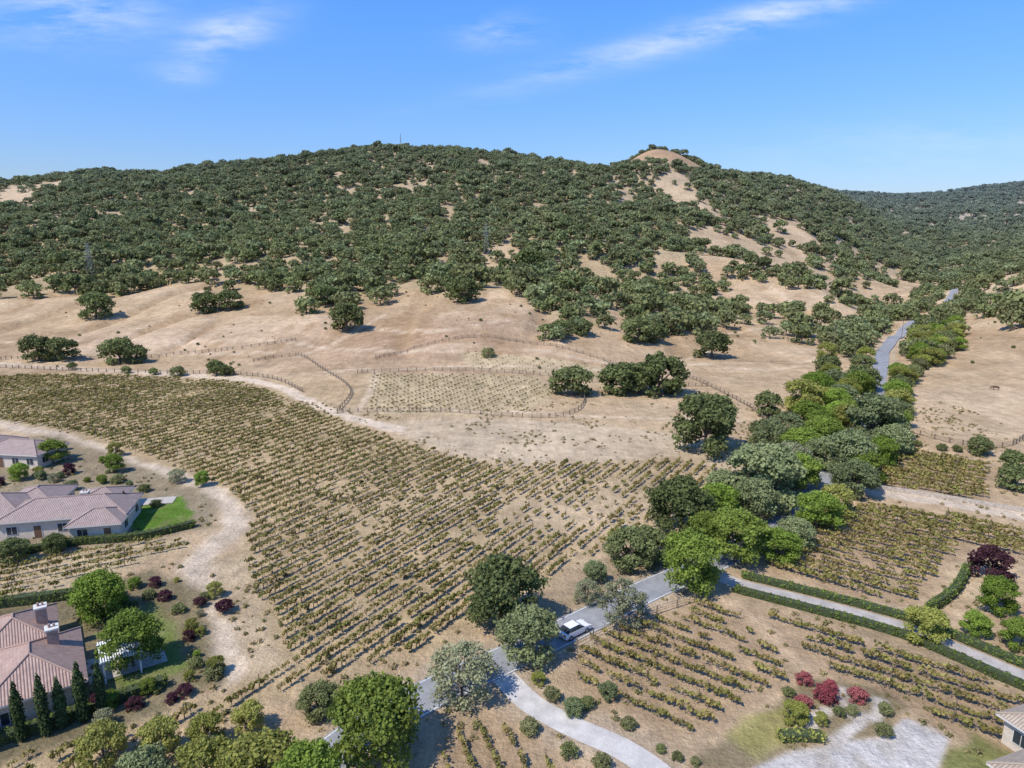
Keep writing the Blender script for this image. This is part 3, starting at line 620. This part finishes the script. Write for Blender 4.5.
def fence(name,pts,h=1.35,st=2.6,rail=True):
    q=smooth(pts,st);z=height(q[:,0],q[:,1]);b=MB();far=float(np.mean(q[:,1])>150);pw=.14+.08*far
    for i in range(len(q)):
        b.box((q[i,0],q[i,1],z[i]+h/2-.1),(pw,pw,h+.2))
        if i<len(q)-1 and rail:
            for hh in(.5,.85,1.2): b.cyl((q[i,0],q[i,1],z[i]+hh),(q[i+1,0],q[i+1,1],z[i+1]+hh),.035+.02*far,.035+.02*far,0,4,False)
    return obj(name,b.mesh(name,[M['post']]))
for s_ in("-98,258 -84,265 -66,240 -51,213 -49,190","47,246 61.7,235 68.7,193.4 66,172","-202,267 -156,272 -114,279 -90,285","-53.8,236 -21.6,238 9.6,234 30,226 64,222","99.6,171 107.5,158 119.5,158 142.8,180.6","8,76 14,80.5 27,87.5","-51,255 -20,275 20,270 47,246","-260,262 -202,255 -150,246 -112,243 -84,233 -66,212","-49,188 -20,188 12,183 22,205 14,234"): fence('wire_fence',PL(s_))
# ------------------------------------------------------------------ pylons / mast
steel=plain('galvanised_steel',(.30,.32,.33),.6,.2)
def pylon(x,y,h,w,name,t=.06):
    b=MB();z0=hz(x,y)-1;lv=[0,.2,.38,.54,.68,.8,.9,1.0];wd=[w*(1-.82*l) for l in lv]
    for i in range(len(lv)-1):
        for sx,sy in((-1,-1),(1,-1),(1,1),(-1,1)):
            b.cyl((sx*wd[i]/2,sy*wd[i]/2,lv[i]*h),(sx*wd[i+1]/2,sy*wd[i+1]/2,lv[i+1]*h),t,t,0,4,False)
        cs=[(-1,-1),(1,-1),(1,1),(-1,1)]
        for k in range(4):
            a_,c_=cs[k],cs[(k+1)%4]
            b.cyl((a_[0]*wd[i]/2,a_[1]*wd[i]/2,lv[i]*h),(c_[0]*wd[i+1]/2,c_[1]*wd[i+1]/2,lv[i+1]*h),t*.6,t*.6,0,4,False)
            b.cyl((c_[0]*wd[i]/2,c_[1]*wd[i]/2,lv[i]*h),(a_[0]*wd[i+1]/2,a_[1]*wd[i+1]/2,lv[i+1]*h),t*.6,t*.6,0,4,False)
    if w>3:
        for f_,l_ in((.68,7),(.8,6),(.92,5)):
            b.cyl((-l_/2,0,h*f_),(l_/2,0,h*f_),t,t,0,4);b.cyl((-l_/2,0,h*f_),(0,0,h*(f_+.05)),t*.7,t*.7,0,4);b.cyl((l_/2,0,h*f_),(0,0,h*(f_+.05)),t*.7,t*.7,0,4)
    return obj(name,b.mesh(name,[steel]),(x,y,z0))
pylon(-276,458,27,4.4,'transmission_pylon');pylon(-19,520,24,4.4,'transmission_pylon')
pylon(-147,960,26,2.4,'radio_mast',.12)
for x,y in((150,300),(205,345),(262,420)):
    b=MB();b.cyl((0,0,-1),(0,0,11),.16,.11);b.box((0,0,10.2),(2.4,.12,.14));b.box((0,0,9.3),(2.0,.12,.12))
    for q in(-1,-.4,.4,1): b.cyl((q,0,10.27),(q,0,10.5),.05,.04,0,5)
    obj('utility_pole',b.mesh('pole',[M['post']]),(x-9,y,hz(x-9,y)),.8)
# ------------------------------------------------------------------ car
def car(x,y,rot,paint):
    e=bpy.data.objects.new('parked_car',None);COL.objects.link(e);e.location=(x,y,.06);e.rotation_euler=(0,0,rot)
    prof=[(-2.25,.35),(-2.3,.75),(-2.15,.98),(-1.55,1.02),(-1.0,1.02),(.95,1.0),(2.0,.86),(2.28,.68),(2.3,.35)]
    b=MB();n=len(prof);v=[(px,s*.88*(1 if pz<.9 else .97),pz) for s in(-1,1) for px,pz in prof];f=[(i,i+1,n+i+1,n+i) for i in range(n-1)]+[tuple(range(n))[::-1],tuple(range(n,2*n)),(n-1,0,n,2*n-1)]
    b.add(v,f);obj('body',b.mesh('body',[paint]),parent=e)
    cab=[(-1.9,1.0),(-1.5,1.42),(-1.0,1.5),(.2,1.48),(1.05,1.0)];b=MB();n=5
    v=[(px,s*(.84 if pz<1.1 else .66),pz) for s in(-1,1) for px,pz in cab];b.add(v,[(i,i+1,n+i+1,n+i) for i in range(4)]+[tuple(range(5))[::-1],tuple(range(5,10))]);obj('windows',b.mesh('cab',[glass]),parent=e)
    b=MB();b.box((-.55,0,1.515),(1.6,1.26,.05));obj('roof',b.mesh('roof',[paint]),parent=e)
    b=MB()
    for wx in(-1.4,1.4):
        for wy in(-.8,.8): b.cyl((wx,wy-.11,.33),(wx,wy+.11,.33),.34,.34,0,16);b.cyl((wx,wy-.125,.33),(wx,wy+.125,.33),.19,.19,1,12)
    obj('wheels',b.mesh('wheels',[plain('tyre',(.02,.02,.02),.8),steel]),parent=e)
    b=MB()
    for wy in(-.65,.65): b.box((2.27,wy,.68),(.08,.35,.14),0);b.box((-2.27,wy,.82),(.08,.3,.16),1)
    obj('lights',b.mesh('lights',[trim,plain('tail_light',(.4,.02,.02),.3)]),parent=e)
wpaint=plain('white_car_paint',(.75,.76,.78),.25)
car(7.9,78.9,math.atan2(8.1,9.9),wpaint)
# cow: one skinned body
vs_=[(0,0,1.1),(.5,0,1.12),(-.5,0,1.12),(.95,0,1.15),(1.25,0,.85),(1.45,0,.45),(1.62,0,.25),(-.85,0,1.1)]
es=[(0,1),(0,2),(1,3),(3,4),(4,5),(5,6),(2,7)];rd=[.36,.34,.35,.24,.17,.14,.09,.22]
for (bx,by,par) in((.62,.2,1),(.62,-.2,1),(-.7,.2,7),(-.7,-.2,7)):
    k=len(vs_);s_=1 if par==1 else -1
    vs_+=[(bx,by,.85),(bx+.03*s_,by,.45),(bx,by,.05)];es+=[(par,k),(k,k+1),(k+1,k+2)];rd+=[.15,.075,.06]
k=len(vs_);vs_+=[(-1.02,0,.9),(-1.05,0,.5)];es+=[(7,k),(k,k+1)];rd+=[.04,.03]
me=bpy.data.meshes.new('grazing_cow');me.from_pydata(vs_,es,[]);me.materials.append(plain('cow_hide',(.10,.05,.03),.8,0,2,.3));o=obj('grazing_cow',me,(152,212,hz(152,212)),2.6,1.0)
md=o.modifiers.new('skin','SKIN');sb=o.modifiers.new('sub','SUBSURF');sb.levels=1;sb.render_levels=1
for i,r_ in enumerate(rd): me.skin_vertices[0].data[i].radius=(r_,r_)
me.skin_vertices[0].data[0].use_root=True
# ------------------------------------------------------------------ light, sky, camera
SE,SA=54.0,-128.0   # elevation, azimuth clockwise from +Y (sun behind-left)
w=bpy.data.worlds.new('World');scene.world=w;w.use_nodes=True;nt=w.node_tree;nt.nodes.clear()
sky=nd(nt,'ShaderNodeTexSky',sky_type='NISHITA');sky.sun_disc=False;sky.sun_elevation=math.radians(SE);sky.sun_rotation=math.radians(SA);sky.altitude=300;sky.dust_density=.6;sky.ozone_density=2.0
tc=nd(nt,'ShaderNodeTexCoord');s=nd(nt,'ShaderNodeSeparateXYZ');nt.links.new(tc.outputs['Generated'],s.inputs[0])
yy=mth(nt,'MAXIMUM',s.outputs[1],.05);A=mth(nt,'DIVIDE',s.outputs[0],yy);E=mth(nt,'DIVIDE',s.outputs[2],yy)
cb=nd(nt,'ShaderNodeCombineXYZ');nt.links.new(A,cb.inputs[0]);nt.links.new(E,cb.inputs[1])
mp=nd(nt,'ShaderNodeMapping');mp.inputs['Rotation'].default_value=(0,0,-.25);mp.inputs['Scale'].default_value=(5,24,1);nt.links.new(cb.outputs[0],mp.inputs[0])
nz=noise(nt,mp.outputs[0],1.0,10,.66)
def gau(a0,e0,sa,se,sh=0):
    da=mth(nt,'SUBTRACT',A,a0);de=mth(nt,'SUBTRACT',mth(nt,'SUBTRACT',E,e0),mth(nt,'MULTIPLY',da,sh))
    q=mth(nt,'ADD',mth(nt,'POWER',mth(nt,'ABSOLUTE',mth(nt,'DIVIDE',da,sa)),2.0),mth(nt,'POWER',mth(nt,'ABSOLUTE',mth(nt,'DIVIDE',de,se)),2.0))
    return mth(nt,'EXPONENT',mth(nt,'MULTIPLY',q,-1))
tot=None
for g_ in((-.58,.285,.10,.04,0,1.1),(-.38,.255,.07,.025,.3,1.1),(-.02,.258,.05,.018,0,.9),(.30,.268,.26,.018,.25,1.25),(.6,.12,.25,.03,.05,.35),(-.44,.205,.03,.012,0,.7)):
    q=mth(nt,'MULTIPLY',gau(*g_[:5]),g_[5]);tot=q if tot is None else mth(nt,'ADD',tot,q)
m_=mth(nt,'MULTIPLY',mapr(nt,nz,.38,.70,0,1),tot,clamp=True);m_=mth(nt,'MULTIPLY',m_,.9,clamp=True)
el_=mapr(nt,s.outputs[2],.03,.27,0,1)
tint=mixc(nt,1.0,sky.outputs[0],mixc(nt,el_,(.92,1.02,1.36),(.80,1.42,2.25)),'MULTIPLY')
c=mixc(nt,m_,tint,(7.6,8.7,9.8))
bg=nd(nt,'ShaderNodeBackground');bg.inputs[1].default_value=.1;nt.links.new(c,bg.inputs[0]);o=nd(nt,'ShaderNodeOutputWorld');nt.links.new(bg.outputs[0],o.inputs[0])
l=bpy.data.lights.new('sun','SUN');l.energy=5.0;l.angle=math.radians(.5);l.color=(1,.93,.82);so=bpy.data.objects.new('sun',l);COL.objects.link(so)
az=math.radians(SA);el=math.radians(SE);dv=Vector((math.sin(az)*math.cos(el),math.cos(az)*math.cos(el),math.sin(el)))
so.rotation_euler=dv.to_track_quat('Z','Y').to_euler();so.location=(0,0,200)
c=bpy.data.cameras.new('camera');c.lens=36*F/1024;c.clip_end=30000;c.clip_start=.5;co=bpy.data.objects.new('camera',c);co.location=(0,0,H);co.rotation_euler=(math.radians(77.5),0,0);COL.objects.link(co);scene.camera=co
scene.view_settings.view_transform='Standard';scene.view_settings.look='None';scene.view_settings.exposure=0
print(len(ax),'forest')
